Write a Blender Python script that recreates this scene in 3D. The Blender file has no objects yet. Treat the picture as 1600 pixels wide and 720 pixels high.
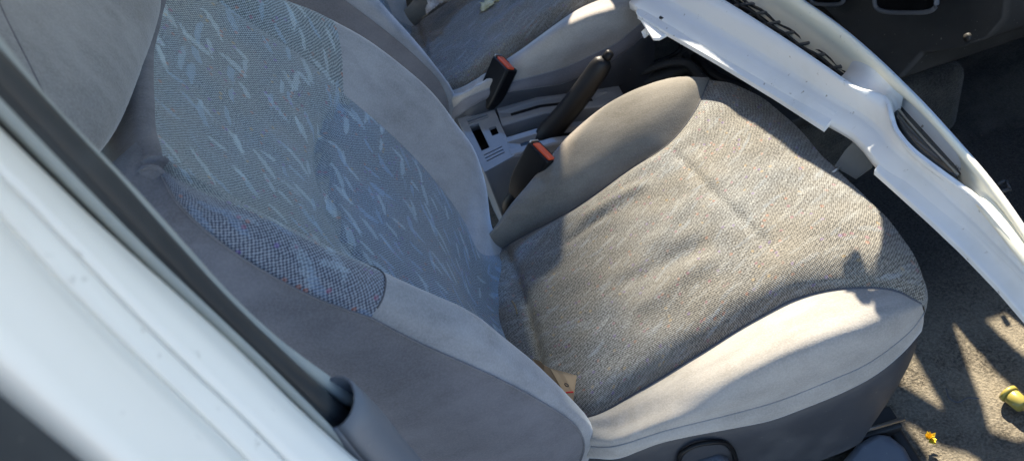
import bpy, bmesh, math, random
import numpy as np
from mathutils import Vector, Matrix

random.seed(4); rng = np.random.default_rng(4)
scene = bpy.context.scene
COL = scene.collection

# ------------------------------------------------------------------ camera (metres; x forward in the car, y to its far side, z up)
CAM = np.array([0.146, -0.730, 0.8037])
YAW, PIT, ROL, FPX = math.radians(-4), math.radians(43), math.radians(-21), 1160.0
_F = np.array([math.sin(YAW)*math.cos(PIT), math.cos(YAW)*math.cos(PIT), -math.sin(PIT)])
_r = np.cross(_F, [0, 0, 1]); _r /= np.linalg.norm(_r); _u = np.cross(_r, _F)
_R = math.cos(ROL)*_r + math.sin(ROL)*_u
_U = -math.sin(ROL)*_r + math.cos(ROL)*_u
TH = math.radians(23)
BN = np.array([math.cos(TH), 0, math.sin(TH)])          # normal of the backrest
BU = np.array([-math.sin(TH), 0, math.cos(TH)])         # up along the backrest
B0 = np.array([.03, 0, 0])

def ray(px, py):
    return _F + _R*(px-800)/FPX - _U*(py-360)/FPX
def X(px, py, v): d = ray(px, py); return CAM + d*(v-CAM[0])/d[0]
def Y(px, py, v): d = ray(px, py); return CAM + d*(v-CAM[1])/d[1]
def Z(px, py, v): d = ray(px, py); return CAM + d*(v-CAM[2])/d[2]
def PB(px, py, off):
    d = ray(px, py); t = ((B0+BN*off-CAM) @ BN)/(d @ BN); return CAM+d*t
def V(*a): return np.array(a, float)

# ------------------------------------------------------------------ curve and surface helpers
def spline(pts, n, tt=None):
    pts = np.array(pts, float)
    if len(pts) == 2:
        t = np.linspace(0, 1, n) if tt is None else tt
        return pts[0] + (pts[1]-pts[0])*t[:, None]
    k = np.concatenate([[0], np.cumsum(np.maximum(np.linalg.norm(np.diff(pts, axis=0), axis=1), 1e-6)**.7)])
    k /= k[-1]
    t = np.linspace(0, 1, n) if tt is None else tt
    m = np.zeros_like(pts)
    m[1:-1] = ((pts[2:]-pts[1:-1])/(k[2:]-k[1:-1])[:, None]*(k[1:-1]-k[:-2])[:, None] +
               (pts[1:-1]-pts[:-2])/(k[1:-1]-k[:-2])[:, None]*(k[2:]-k[1:-1])[:, None])/(k[2:]-k[:-2])[:, None]
    m[0] = (pts[1]-pts[0])/(k[1]-k[0]); m[-1] = (pts[-1]-pts[-2])/(k[-1]-k[-2])
    i = np.clip(np.searchsorted(k, t, side='right')-1, 0, len(k)-2)
    h = (k[i+1]-k[i])[:, None]; s = ((t-k[i])/(k[i+1]-k[i]))[:, None]
    return ((2*s**3-3*s**2+1)*pts[i] + (s**3-2*s**2+s)*h*m[i] + (-2*s**3+3*s**2)*pts[i+1] + (s**3-s**2)*h*m[i+1])

def arcspline(pts, n):
    d = spline(pts, 400)
    L = np.concatenate([[0], np.cumsum(np.linalg.norm(np.diff(d, axis=0), axis=1))])
    t = np.linspace(0, L[-1], n)
    return np.stack([np.interp(t, L, d[:, k]) for k in range(3)], 1)

def loft(curves, nl, nc, arc=True):
    f = arcspline if arc else spline
    C = np.stack([f(c, nl) if len(c) != nl else np.array(c) for c in curves], 0)
    return np.stack([spline(C[:, j], nc) for j in range(nl)], 1)      # nc x nl x 3

def coons(c0, c1, r0, r1, bulge=None):
    """c0, c1 along v; r0, r1 along u"""
    nv, nu = len(c0), len(r0)
    u = np.linspace(0, 1, nu)[:, None, None]; v = np.linspace(0, 1, nv)[None, :, None]
    S = ((1-u)*c0[None]+u*c1[None] + (1-v)*r0[:, None]+v*r1[:, None]
         - ((1-u)*(1-v)*c0[0]+u*(1-v)*c1[0]+(1-u)*v*c0[-1]+u*v*c1[-1]))
    return S

def mesh_obj(name, verts, faces, mat, parent=None, smooth=True, uvs=None):
    me = bpy.data.meshes.new(name)
    me.from_pydata([tuple(map(float, v)) for v in verts], [], faces)
    if uvs is not None:
        ul = me.uv_layers.new(name='UVMap')
        li = np.empty(len(me.loops), np.int32); me.loops.foreach_get('vertex_index', li)
        ul.data.foreach_set('uv', np.asarray(uvs, np.float32)[li].ravel())
    if smooth: me.polygons.foreach_set('use_smooth', [True]*len(me.polygons))
    me.materials.append(mat)
    o = bpy.data.objects.new(name, me); COL.objects.link(o)
    if parent is not None: o.parent = parent
    return o

def grid(name, G, mat, parent=None, flip=False, solid=0.0, uv0=(0, 0), offset=-1, us=1):
    nu, nv = G.shape[:2]
    idx = np.arange(nu*nv).reshape(nu, nv)
    faces = []
    for i in range(nu-1):
        for j in range(nv-1):
            q = [idx[i, j], idx[i+1, j], idx[i+1, j+1], idx[i, j+1]]
            faces.append([int(a) for a in (q[::-1] if flip else q)])
    du = np.concatenate([[0], np.cumsum(np.linalg.norm(np.diff(G, axis=0), axis=2).mean(1))])
    dv = np.concatenate([[0], np.cumsum(np.linalg.norm(np.diff(G, axis=1), axis=2).mean(0))])
    uv = np.stack(np.meshgrid(du*us+uv0[0], dv+uv0[1], indexing='ij'), -1).reshape(-1, 2)
    o = mesh_obj(name, G.reshape(-1, 3), faces, mat, parent, True, uv)
    if solid:
        m = o.modifiers.new('thick', 'SOLIDIFY'); m.thickness = solid; m.offset = offset
    return o

def sweep_pts(path, rad, n=10, flat=(1, 1), up=(0, 0, 1)):
    path = np.array(path, float); N = len(path)
    rad = np.broadcast_to(np.array(rad, float), (N,))
    T = np.gradient(path, axis=0); T /= np.linalg.norm(T, axis=1)[:, None]
    G = np.zeros((n, N, 3))
    for j in range(N):
        a = np.cross(T[j], up); a /= np.linalg.norm(a); b = np.cross(a, T[j])
        for i in range(n):
            w = 2*math.pi*i/n
            G[i, j] = path[j] + rad[j]*(math.cos(w)*a*flat[0]+math.sin(w)*b*flat[1])
    return G

def tube(name, path, rad, mat, parent=None, n=10, flat=(1, 1), up=(0, 0, 1), caps=True):
    G = sweep_pts(path, rad, n, flat, up); N = G.shape[1]
    verts = G.reshape(-1, 3); idx = np.arange(n*N).reshape(n, N); faces = []
    for i in range(n):
        k = (i+1) % n
        for j in range(N-1):
            faces.append([int(idx[i, j]), int(idx[i, j+1]), int(idx[k, j+1]), int(idx[k, j])])
    if caps:
        faces.append([int(a) for a in idx[:, 0]]); faces.append([int(a) for a in idx[::-1, -1]])
    L = np.concatenate([[0], np.cumsum(np.linalg.norm(np.diff(np.array(path, float), axis=0), axis=1))])
    uv = np.stack(np.meshgrid(np.arange(n)*.005, L, indexing='ij'), -1).reshape(-1, 2)
    return mesh_obj(name, verts, faces, mat, parent, True, uv)

def bm_obj(name, bm, mat, parent=None, smooth=True, bevel=0, seg=3, angle=35):
    me = bpy.data.meshes.new(name); bm.normal_update(); bm.to_mesh(me); bm.free()
    me.materials.append(mat)
    if smooth: me.polygons.foreach_set('use_smooth', [True]*len(me.polygons))
    o = bpy.data.objects.new(name, me); COL.objects.link(o)
    if parent is not None: o.parent = parent
    if bevel:
        m = o.modifiers.new('bev', 'BEVEL'); m.width = bevel; m.segments = seg; m.limit_method = 'ANGLE'; m.angle_limit = math.radians(angle)
        m.harden_normals = False
    w = o.modifiers.new('wn', 'WEIGHTED_NORMAL') if bevel else None
    return o

def box(bm, c, s, M=None):
    """box centre c, size s, optional 3x3 rotation (columns are the box axes)"""
    c = np.array(c, float); M = np.eye(3) if M is None else np.array(M)
    vs = [bm.verts.new(tuple(c + M @ (np.array([a, b, d])*np.array(s)/2))) for a in (-1, 1) for b in (-1, 1) for d in (-1, 1)]
    for f in ((0, 1, 3, 2), (4, 6, 7, 5), (0, 4, 5, 1), (2, 3, 7, 6), (0, 2, 6, 4), (1, 5, 7, 3)):
        bm.faces.new([vs[k] for k in f])

def prism(bm, poly, d):
    """poly (3-D points) swept by vector d"""
    a = [bm.verts.new(tuple(p)) for p in poly]; b = [bm.verts.new(tuple(np.array(p)+d)) for p in poly]
    n = len(poly)
    bm.faces.new(a[::-1]); bm.faces.new(b)
    for i in range(n): bm.faces.new([a[i], a[(i+1) % n], b[(i+1) % n], b[i]])

def empty(name, loc, label, cat, group=None):
    o = bpy.data.objects.new(name, None); COL.objects.link(o); o.location = tuple(loc)
    o.empty_display_size = .05
    o['label'] = label; o['category'] = cat
    if group: o['group'] = group
    return o
def adopt(root):
    """children were built in world space: keep them there under the moved Empty"""
    for c in root.children: c.location = -root.location
def tag(o, label=None, cat=None, group=None, kind=None):
    if label: o['label'] = label
    if cat: o['category'] = cat
    if group: o['group'] = group
    if kind: o['kind'] = kind
    return o

# ------------------------------------------------------------------ materials
class NT:
    def __init__(s, name):
        s.m = bpy.data.materials.new(name); s.m.use_nodes = True; s.t = s.m.node_tree; s.t.nodes.clear()
        s.out = s.n('ShaderNodeOutputMaterial'); s.b = s.n('ShaderNodeBsdfPrincipled'); s.l(s.b.outputs[0], s.out.inputs[0])
    def n(s, t, **k):
        x = s.t.nodes.new(t)
        for a, b in k.items(): setattr(x, a, b)
        return x
    def l(s, a, b): s.t.links.new(a, b)
    def put(s, sock, v):
        if isinstance(v, bpy.types.NodeSocket): s.l(v, sock)
        else: sock.default_value = v
    def math(s, op, a, b=0.0, c=0.0):
        x = s.n('ShaderNodeMath', operation=op)
        s.put(x.inputs[0], a); s.put(x.inputs[1], b)
        if op in ('SMOOTH_MIN', 'MULTIPLY_ADD', 'WRAP'): s.put(x.inputs[2], c)
        return x.outputs[0]
    def step(s, v, a, b, lo=0.0, hi=1.0):
        x = s.n('ShaderNodeMapRange', interpolation_type='SMOOTHSTEP')
        s.put(x.inputs[0], v); x.inputs[1].default_value = a; x.inputs[2].default_value = b; x.inputs[3].default_value = lo; x.inputs[4].default_value = hi
        return x.outputs[0]
    def mix(s, f, a, b, mode='MIX'):
        x = s.n('ShaderNodeMix', data_type='RGBA', blend_type=mode)
        s.put(x.inputs[0], f)
        for k, v in ((6, a), (7, b)):
            s.put(x.inputs[k], (*v, 1) if isinstance(v, tuple) and len(v) == 3 else v)
        return x.outputs[2]
    def noise(s, vec, scale, detail=3, rough=.55, out=0):
        x = s.n('ShaderNodeTexNoise'); s.l(vec, x.inputs['Vector']); x.inputs['Scale'].default_value = scale
        x.inputs['Detail'].default_value = detail; x.inputs['Roughness'].default_value = rough
        return x.outputs[out]
    def uv(s): return s.n('ShaderNodeTexCoord').outputs['UV']
    def obj(s): return s.n('ShaderNodeTexCoord').outputs['Object']
    def mapping(s, vec, loc=(0, 0, 0), rot=0.0, scale=(1, 1, 1)):
        x = s.n('ShaderNodeMapping'); s.l(vec, x.inputs[0]); x.inputs[1].default_value = loc; x.inputs[2].default_value = (0, 0, rot); x.inputs[3].default_value = scale
        return x.outputs[0]
    def sep(s, v):
        x = s.n('ShaderNodeSeparateXYZ'); s.l(v, x.inputs[0]); return x.outputs
    def bump(s, h, strength, dist):
        x = s.n('ShaderNodeBump'); s.l(h, x.inputs['Height']); x.inputs['Strength'].default_value = strength; x.inputs['Distance'].default_value = dist
        s.l(x.outputs[0], s.b.inputs['Normal'])
    def set(s, **k):
        for a, v in k.items():
            s.put(s.b.inputs[a.replace('_', ' ')], (*v, 1) if isinstance(v, tuple) and len(v) == 3 else v)

def velour(name, col, dark=.66, sheen=.35):
    n = NT(name); p = n.obj()
    big = n.noise(p, 9, 3); fine = n.noise(p, 420, 2, .7); brush = n.noise(n.mapping(p, rot=.5, scale=(14, 60, 30)), 1, 3)
    f = n.math('ADD', n.math('MULTIPLY', big, .55), n.math('MULTIPLY', brush, .45))
    c = n.mix(n.step(f, .3, .7), tuple(x*dark for x in col), col)
    st = n.step(n.noise(p, 16, 4, .6), .56, .74)                      # handling stains
    c = n.mix(n.math('MULTIPLY', st, .45), c, tuple(x*.55 for x in (col[0]*1.05, col[1], col[2]*.9)))
    c = n.mix(n.math('MULTIPLY', n.step(fine, .35, .7), .22), c, tuple(min(1, x*1.5) for x in col))
    n.set(Base_Color=c, Roughness=.92, Sheen_Weight=sheen, Sheen_Roughness=.4, Specular_IOR_Level=.12)
    n.bump(n.math('ADD', n.math('MULTIPLY', fine, .6), n.math('MULTIPLY', big, 1.2)), .55, .0014)
    return n.m

def woven(name, lo, hi, fleck, ang, spread, blue, per=.0034, rows=(1.0, 1.0), amt=.8, specks=.5, size=1.0, rough=2.0, rib=.0):
    """jacquard seat cloth: a two-tone weave, brushed strokes of lighter yarn and a few coloured yarn specks"""
    n = NT(name); uv = n.uv()
    warp = n.noise(uv, 60, 2, .5, 1)
    w2 = n.n('ShaderNodeVectorMath', operation='SCALE'); sub = n.n('ShaderNodeVectorMath', operation='SUBTRACT')
    n.l(warp, sub.inputs[0]); sub.inputs[1].default_value = (.5, .5, .5); n.l(sub.outputs[0], w2.inputs[0]); w2.inputs['Scale'].default_value = .0030
    add = n.n('ShaderNodeVectorMath', operation='ADD'); n.l(uv, add.inputs[0]); n.l(w2.outputs[0], add.inputs[1])
    u, v = n.sep(add.outputs[0])[:2]
    su = n.math('SINE', n.math('MULTIPLY', u, 2*math.pi/per*rows[0]))
    sv = n.math('SINE', n.math('MULTIPLY', v, 2*math.pi/per*rows[1]))
    weave = n.math('MULTIPLY', su, sv)
    thread = n.noise(n.mapping(uv, scale=(260, 420, 1)), 1, 2, .6)
    if rib: weave = n.math('ADD', n.math('MULTIPLY', weave, 1-rib), n.math('MULTIPLY', n.math('SINE', n.math('ADD', n.math('MULTIPLY', u, 2*math.pi/.0052), n.math('MULTIPLY', v, 2*math.pi/.0075))), rib))
    wv = n.step(n.math('ADD', weave, n.math('MULTIPLY', n.math('SUBTRACT', thread, .5), rough)), -.7, .8)
    c = n.mix(wv, lo, hi)
    tint = n.noise(uv, 7, 3)
    c = n.mix(n.math('MULTIPLY', n.step(tint, .4, .65), .4), c, n.mix(wv, tuple(x*.85 for x in lo), blue))
    masks = []
    for k, (sc, L, W, seed) in enumerate(((17/size, .025*size, .0060*size, 0.0), (25/size, .017*size, .0042*size, 3.7), (13/size, .030*size, .0048*size, 8.3))):
        mp = n.mapping(uv, loc=(seed, seed*1.7, 0))
        vo = n.n('ShaderNodeTexVoronoi', voronoi_dimensions='2D', feature='F1'); n.l(mp, vo.inputs['Vector']); vo.inputs['Scale'].default_value = sc
        d = n.n('ShaderNodeVectorMath', operation='SUBTRACT'); n.l(mp, d.inputs[0]); n.l(vo.outputs['Position'], d.inputs[1])
        r, g, b = n.sep(vo.outputs['Color'])
        rot = n.n('ShaderNodeVectorRotate', rotation_type='Z_AXIS'); n.l(d.outputs[0], rot.inputs['Vector'])
        n.l(n.math('ADD', n.math('MULTIPLY', n.math('SUBTRACT', r, .5), spread), ang), rot.inputs['Angle'])
        x, y = n.sep(rot.outputs[0])[:2]
        y = n.math('ADD', y, n.math('MULTIPLY', n.math('MULTIPLY', x, x), n.math('MULTIPLY', n.math('SUBTRACT', b, .5), 22)))
        e = n.math('SQRT', n.math('ADD', n.math('POWER', n.math('DIVIDE', n.math('ABSOLUTE', x), L), 2.0), n.math('POWER', n.math('DIVIDE', n.math('ABSOLUTE', y), W), 2.0)))
        e = n.math('ADD', e, n.math('MULTIPLY', n.math('SUBTRACT', n.noise(uv, 170, 3, .75), .5), 1.8))
        m = n.step(e, 1.0, .75)
        hatch = n.step(n.math('SINE', n.math('ADD', n.math('MULTIPLY', x, 2*math.pi/.0042), n.math('MULTIPLY', y, 2*math.pi/.006))), -.7, .5)
        m = n.math('MULTIPLY', n.math('MULTIPLY', m, n.math('ADD', n.math('MULTIPLY', hatch, .6), .4)), n.step(g, .12, .3))
        cc = n.mix(n.step(b, .35, .75), fleck, blue)
        c = n.mix(n.math('MULTIPLY', m, amt), c, cc); masks.append(m)
    sp = n.n('ShaderNodeTexVoronoi', voronoi_dimensions='2D', feature='F1'); n.l(uv, sp.inputs['Vector']); sp.inputs['Scale'].default_value = 150
    r, g, b = n.sep(sp.outputs['Color'])
    ramp = n.n('ShaderNodeValToRGB'); ramp.color_ramp.interpolation = 'CONSTANT'; n.l(g, ramp.inputs[0])
    el = ramp.color_ramp.elements; el[0].color = (.42, .13, .06, 1); el[1].position = .35; el[1].color = (.30, .05, .12, 1)
    e2 = el.new(.6); e2.color = (.20, .10, .36, 1); e3 = el.new(.82); e3.color = (.45, .28, .08, 1)
    sm = n.math('MULTIPLY', n.step(r, .90, .94), n.step(sp.outputs['Distance'], .42, .25))
    c = n.mix(n.math('MULTIPLY', sm, specks), c, ramp.outputs[0])
    dirt = n.step(n.noise(n.obj(), 6, 4, .6), .5, .75)
    c = n.mix(n.math('MULTIPLY', dirt, .18), c, (.30, .26, .20))
    n.set(Base_Color=c, Roughness=.85, Sheen_Weight=.25, Sheen_Roughness=.45, Specular_IOR_Level=.2)
    h = n.math('ADD', n.math('MULTIPLY', weave, .5), n.math('ADD', n.math('MULTIPLY', thread, .7), n.math('MULTIPLY', masks[0], .35)))
    n.bump(h, .7, .0011)
    return n.m

def plastic(name, col, rough=.5, grain=.25, dust=.15, spec=.4, gs=900):
    n = NT(name); p = n.obj()
    g = n.noise(p, gs, 2, .6); d = n.step(n.noise(p, 11, 4, .65), .45, .75)
    c = n.mix(n.math('MULTIPLY', d, dust), col, tuple(min(1, x*1.5+.06) for x in (col[0]*1.05, col[1], col[2]*.9)))
    fl = n.step(n.noise(p, 160, 2, .5), .70, .78)
    c = n.mix(n.math('MULTIPLY', fl, dust*.9), c, (.45, .42, .36))
    n.set(Base_Color=c, Roughness=n.step(d, 0, 1, rough, min(1, rough+.2)), Specular_IOR_Level=spec)
    n.bump(g, grain, .0006)
    return n.m

def paint(name, col, dirt=.4, rough=.28):
    n = NT(name); p = n.obj()
    a = n.step(n.noise(p, 5, 5, .65), .5, .78); b = n.step(n.noise(p, 70, 3, .6), .66, .76)
    sc = n.step(n.noise(n.mapping(p, rot=.6, scale=(40, 500, 60)), 1, 2, .5), .72, .8)
    c = n.mix(n.math('MULTIPLY', a, dirt*.5), col, (.50, .48, .42))
    c = n.mix(n.math('MULTIPLY', b, dirt), c, (.22, .19, .15))
    c = n.mix(n.math('MULTIPLY', sc, dirt*.7), c, (.34, .33, .31))
    n.set(Base_Color=c, Roughness=n.step(a, 0, 1, rough, rough+.3), Specular_IOR_Level=.45)
    n.bump(n.noise(p, 60, 2), .08, .001)
    return n.m

def carpet(name, c1, c2, dust, dcol=(.42, .37, .29), clean=None):
    n = NT(name); p = n.obj()
    f = n.noise(p, 260, 3, .7); m = n.noise(p, 14, 4, .6)
    c = n.mix(n.step(f, .3, .7), c1, c2)
    c = n.mix(n.math('MULTIPLY', n.step(m, .35, .65), dust), c, dcol)
    cr = n.step(n.noise(p, 95, 3, .6), .68, .74)
    c = n.mix(n.math('MULTIPLY', cr, dust), c, (.5, .43, .3))
    if clean: c = n.mix(n.step(n.math('ADD', n.sep(p)[1], n.math('MULTIPLY', m, .12)), -.10, .12), c, n.mix(n.step(f, .3, .7), *clean))
    n.set(Base_Color=c, Roughness=1.0, Specular_IOR_Level=.05, Sheen_Weight=.15)
    n.bump(n.math('ADD', f, n.math('MULTIPLY', m, .6)), .9, .004)
    return n.m

M = {}
M['velour'] = velour('grey velour', (.295, .295, .302), sheen=.7)
M['velour_warm'] = velour('dusty grey velour', (.33, .308, .284), sheen=.6)
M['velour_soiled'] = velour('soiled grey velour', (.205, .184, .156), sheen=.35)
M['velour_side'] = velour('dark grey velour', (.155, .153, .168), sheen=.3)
M['velour_head'] = velour('headrest velour', (.255, .255, .262), sheen=.45)
M['cloth_back'] = woven('backrest cloth', (.075, .098, .112), (.335, .365, .362), (.43, .51, .54), .75, 1.5, (.27, .38, .49), per=.0038, amt=.58, specks=.4, size=.85)
M['cloth_back_bluer'] = woven('bluer backrest cloth', (.060, .083, .112), (.28, .325, .355), (.41, .51, .57), .75, 1.4, (.24, .36, .52), per=.0038, amt=.58, specks=.35, size=.85)
M['cloth_wing'] = woven('edge cloth', (.055, .064, .092), (.255, .278, .312), (.33, .41, .46), 1.3, 1.2, (.19, .27, .39), specks=.4, amt=.45, per=.0038, rough=2.6)
M['cloth_cush'] = woven('cushion cloth', (.058, .053, .047), (.285, .262, .222), (.40, .40, .375), 1.25, .7, (.30, .34, .38), amt=.26, size=.6, per=.0030, rows=(.9, 1.2), specks=.28, rough=3.0, rib=.2)
M['thread'] = plastic('seam thread', (.10, .10, .11), .9, .1, 0)
M['grey_plastic'] = plastic('blue grey plastic', (.115, .125, .145), .5, .35, .25)
M['console_plastic'] = plastic('light grey console plastic', (.18, .19, .205), .55, .5, .3)
M['brake_plastic'] = plastic('black grained lever plastic', (.008, .008, .009), .45, .5, .01, spec=.3)
M['base_plastic'] = plastic('seat base plastic', (.033, .036, .044), .5, .4, .2)
M['black_plastic'] = plastic('black plastic', (.006, .006, .007), .4, .15, .01, spec=.2)
M['dark_plastic'] = plastic('dark trim plastic', (.022, .021, .020), .55, .4, .25)
M['dash_plastic'] = plastic('dash plastic', (.036, .034, .032), .6, .4, .3)
M['red_plastic'] = plastic('orange red plastic', (.62, .085, .030), .45, .1, .15)
M['rubber'] = plastic('black rubber', (.030, .034, .038), .45, .2, .2)
M['rubber_grey'] = plastic('grey flocked seal', (.30, .32, .31), .8, .3, .2)
M['white'] = paint('white car paint', (.86, .835, .775), .5)
M['bumper'] = paint('dirty white bumper paint', (.74, .745, .745), .9)
M['cream'] = paint('cream bumper inside', (.86, .81, .66), .4, .5)
M['bracket'] = plastic('grey bracket plastic', (.10, .10, .095), .5, .3, .4)
M['carpet'] = carpet('charcoal carpet', (.022, .021, .020), (.065, .062, .057), .12)
M['carpet_dusty'] = carpet('dusty carpet', (.045, .038, .029), (.22, .185, .138), .38, (.36, .31, .235), ((.022, .021, .020), (.065, .062, .057)))
n = NT('lamp lens'); n.set(Base_Color=(.02, .022, .025), Roughness=.06, Specular_IOR_Level=.8, Coat_Weight=1.0)
n.bump(n.math('SINE', n.math('MULTIPLY', n.sep(n.obj())[0], 420)), .25, .002); M['lens'] = n.m
n = NT('asphalt'); p = n.obj(); n.set(Base_Color=n.mix(n.noise(p, 60, 3), (.32, .31, .29), (.48, .46, .43)), Roughness=.95); M['ground'] = n.m
def leafmat(name, a, b):
    n = NT(name); p = n.obj()
    c = n.mix(n.step(n.noise(p, 60, 4, .6), .35, .65), a, b)
    c = n.mix(n.step(n.noise(p, 200, 2), .62, .7), c, tuple(x*.35 for x in a))
    n.set(Base_Color=c, Roughness=.7); n.bump(n.noise(p, 150, 3), .5, .002); return n.m
M['leaf_dry'] = leafmat('dry leaf', (.26, .20, .15), (.50, .43, .34)); M['leaf_yel'] = leafmat('yellow leaf', (.34, .28, .10), (.56, .49, .28))
M['petal'] = leafmat('yellow petal', (.70, .42, .01), (.80, .58, .03)); M['cap'] = plastic('yellow plastic', (.34, .27, .06), .35, .2, .5)
M['paper'] = plastic('brown paper', (.46, .31, .18), .85, .2, .1, spec=.1, gs=200); M['ink'] = plastic('dark ink', (.03, .025, .03), .8, 0, 0); M['redink'] = plastic('red ink', (.5, .03, .03), .8, 0, 0)
M['twig'] = plastic('twig', (.25, .19, .11), .9, .4, .2)
M['metal'] = NT('galvanised steel'); M['metal'].set(Base_Color=(.55, .55, .53), Metallic=1.0, Roughness=.4); M['metal'] = M['metal'].m

# ------------------------------------------------------------------ the near seat
def wrinkle(G, amp, sc, seed):
    r = np.random.default_rng(seed); out = np.zeros(G.shape[:2])
    for k in range(10):
        d = r.normal(size=3); d /= np.linalg.norm(d)
        out += np.sin((G @ d)*sc*(1+r.random()*2)+r.random()*6.3)*amp/4
    return out

seat = empty('car_seat', (0.2, 0, -.2), 'near front car seat, its cushion half in sun, nearest the white door pillar', 'car seat', 'front car seats')
NL = 110
# cushion: seams far and near, crests, piping and hem, rear to front
CF = arcspline([V(-.03, .15, -.05), Z(772, 398, -.04), Z(790, 385, -.033), Z(900, 325, .0), Z(985, 265, .025), Z(1045, 225, .04), Z(1085, 175, .055), Z(1108, 125, .062)], NL)
CN = arcspline([V(-.03, -.18, -.05), V(.05, -.19, -.04), Z(925, 650, -.02), Z(1000, 610, -.008), Z(1090, 555, .008), Z(1180, 500, .033), Z(1250, 465, .05), Z(1340, 450, .062), Z(1400, 455, .060), Z(1440, 475, .050)], NL)
NU = 110
FE = arcspline([CF[-1], Z(1170, 145, .064), Z(1230, 188, .066), Z(1290, 252, .068), Z(1340, 300, .070), Z(1390, 350, .070), Z(1430, 410, .066), Z(1445, 455, .058), CN[-1]], NU)
RE = arcspline([CF[0], V(-.03, 0, -.045), CN[0]], NU)
S = coons(CF, CN, RE, FE)
u = np.linspace(0, 1, NU)[:, None]; v = np.linspace(0, 1, NL)[None]
prof = np.clip(np.minimum(u, 1-u)/.10, 0, 1); prof = np.sin(prof*math.pi/2)
S[..., 2] += .012*prof*np.sin(np.clip(v*1.0, 0, 1)*math.pi)*1.2 + .005*prof
# stitched cross seam near the back, folds along the middle
sx = S[..., 0]
xs = .067+.01*np.sin(u*3)
S[..., 2] += -.010*np.exp(-((sx-xs)/.006)**2)*prof + .008*np.exp(-((sx-.04)/.022)**2)*prof
def fold(px0, px1, w, a):
    A, B = np.array(px0)[:2], np.array(px1)[:2]; AB = B-A
    t = ((S[..., :2]-A) @ AB)/(AB @ AB); d = np.linalg.norm(S[..., :2]-A-np.clip(t, 0, 1)[..., None]*AB, axis=2)
    return a*np.exp(-(d/w)**2)*np.exp(-(np.maximum(0, np.abs(t-.5)-.3)/.15)**2)
for a, b, w, h in (((900, 345), (1020, 300), .012, .007), ((870, 375), (960, 335), .008, -.004), ((960, 450), (1110, 400), .016, -.006), ((985, 490), (1130, 420), .016, .005),
                   ((1040, 245), (1215, 440), .0032, -.0045), ((1050, 235), (1225, 425), .012, .0012), ((1020, 255), (1185, 440), .012, .0012), ((1020, 400), (1090, 330), .014, .004)):
    S[..., 2] += fold(Z(*a, .02), Z(*b, .02), w, h)*prof
S[..., 2] += wrinkle(S, .0016, 45, 1)*prof
grid('cushion_panel', S, M['cloth_cush'], seat)
S_CUSH = S
# rounded front of the cushion
FE1 = FE+V(.006, 0, -.022); FE2 = FE+V(.0, 0, -.055); FE3 = FE+V(-.03, 0, -.10)
grid('cushion_front', loft([FE, FE+V(.004, 0, -.008), FE1, FE2, FE3], NU, 14, arc=False), M['cloth_cush'], seat, uv0=(.45, 0))
# far bolster
FC = arcspline([V(-.03, .15, .0), Z(757, 372, .012), Z(800, 320, .03), Z(860, 248, .055), Z(890, 213, .066), Z(950, 163, .08), Z(1010, 134, .085), Z(1060, 121, .080), Z(1108, 122, .064)], NL)
FO = FC+V(0, .034, -.07); FB = FC+V(-.01, .03, -.16)
tip = np.linspace(0, 1, NL)[:, None]**12
G = loft([CF, CF*.55+FC*.45+V(0, -.004, .013)*(1-tip), FC, FC+V(0, .018, -.016), FO, FB], NL, 26, arc=False)
G += (wrinkle(G, .0016, 40, 3)*np.sin(np.linspace(0, math.pi, 26))[:, None])[..., None]*V(0, -.5, 1)
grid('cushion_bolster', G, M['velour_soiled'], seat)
# near bolster
NP = arcspline([V(-.03, -.215, -.05), V(.06, -.228, -.045), V(.105, -.250, -.035), Y(960, 697, -.276), Y(1042, 672, -.28), Y(1090, 660, -.281), Y(1150, 645, -.282), Y(1217, 626, -.282), Y(1300, 593, -.28), Y(1352, 570, -.277), Y(1392, 543, -.272), Y(1428, 511, -.262), CN[-1]+V(.002, -.004, -.012)], NL)
NC = arcspline([V(-.03, -.205, -.03), V(.06, -.215, -.025), V(.105, -.232, -.012), Y(955, 668, -.250), Y(1020, 644, -.258), Y(1090, 615, -.265), Y(1160, 585, -.270), Y(1230, 553, -.272), Y(1300, 526, -.271), Y(1360, 506, -.267), Y(1410, 488, -.261), CN[-1]+V(0, -.001, 0)], NL)
NH = arcspline([V(-.03, -.220, -.08), V(.06, -.232, -.07), V(.105, -.256, -.055), Y(966, 716, -.280), Y(1032, 692, -.285), Y(1082, 681, -.286), Y(1150, 668, -.287), Y(1204, 657, -.287), Y(1251, 640, -.286), Y(1319, 612, -.284), Y(1369, 585, -.28), Y(1413, 548, -.268), Y(1436, 520, -.252)], NL)
k = np.linspace(0, 1, NL)[:, None]
G = loft([CN, CN*.5+NC*.5+V(0, 0, .005)*(1-k**8), NC, NC*.45+NP*.55+V(0, -.007, .009)*(1-k**8), NP], NL, 26, arc=False)
env = np.sin(np.linspace(0, math.pi, 26))[:, None]
G += (wrinkle(G, .0007, 50, 7)*env)[..., None]*V(0, -.5, 1)
kk = np.linspace(0, 1, NL)[None]
G += ((.0022*np.sin(kk*150+np.linspace(0, 5, 26)[:, None])*np.exp(-((kk-.36)/.06)**2))*env)[..., None]*V(0, -.6, .8)
grid('cushion_bolster', G, M['velour_warm'], seat)
S_BOL = G
grid('cushion_skirt', loft([NP, NP*.5+NH*.5+V(0, -.003, 0), NH, NH+V(-.004, .012, -.006), NH+V(-.01, .03, -.005)], NL, 12, arc=False), M['velour_warm'], seat)
tube('piping', NP+V(0, -.0003, .0002), .0009, M['velour_head'], seat, 6)
tube('piping', CN[4:]+V(0, 0, .0006), .0011, M['thread'], seat, 6)
tube('piping', CF[3:]+V(0, 0, .0008), .0010, M['thread'], seat, 6)
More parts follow.
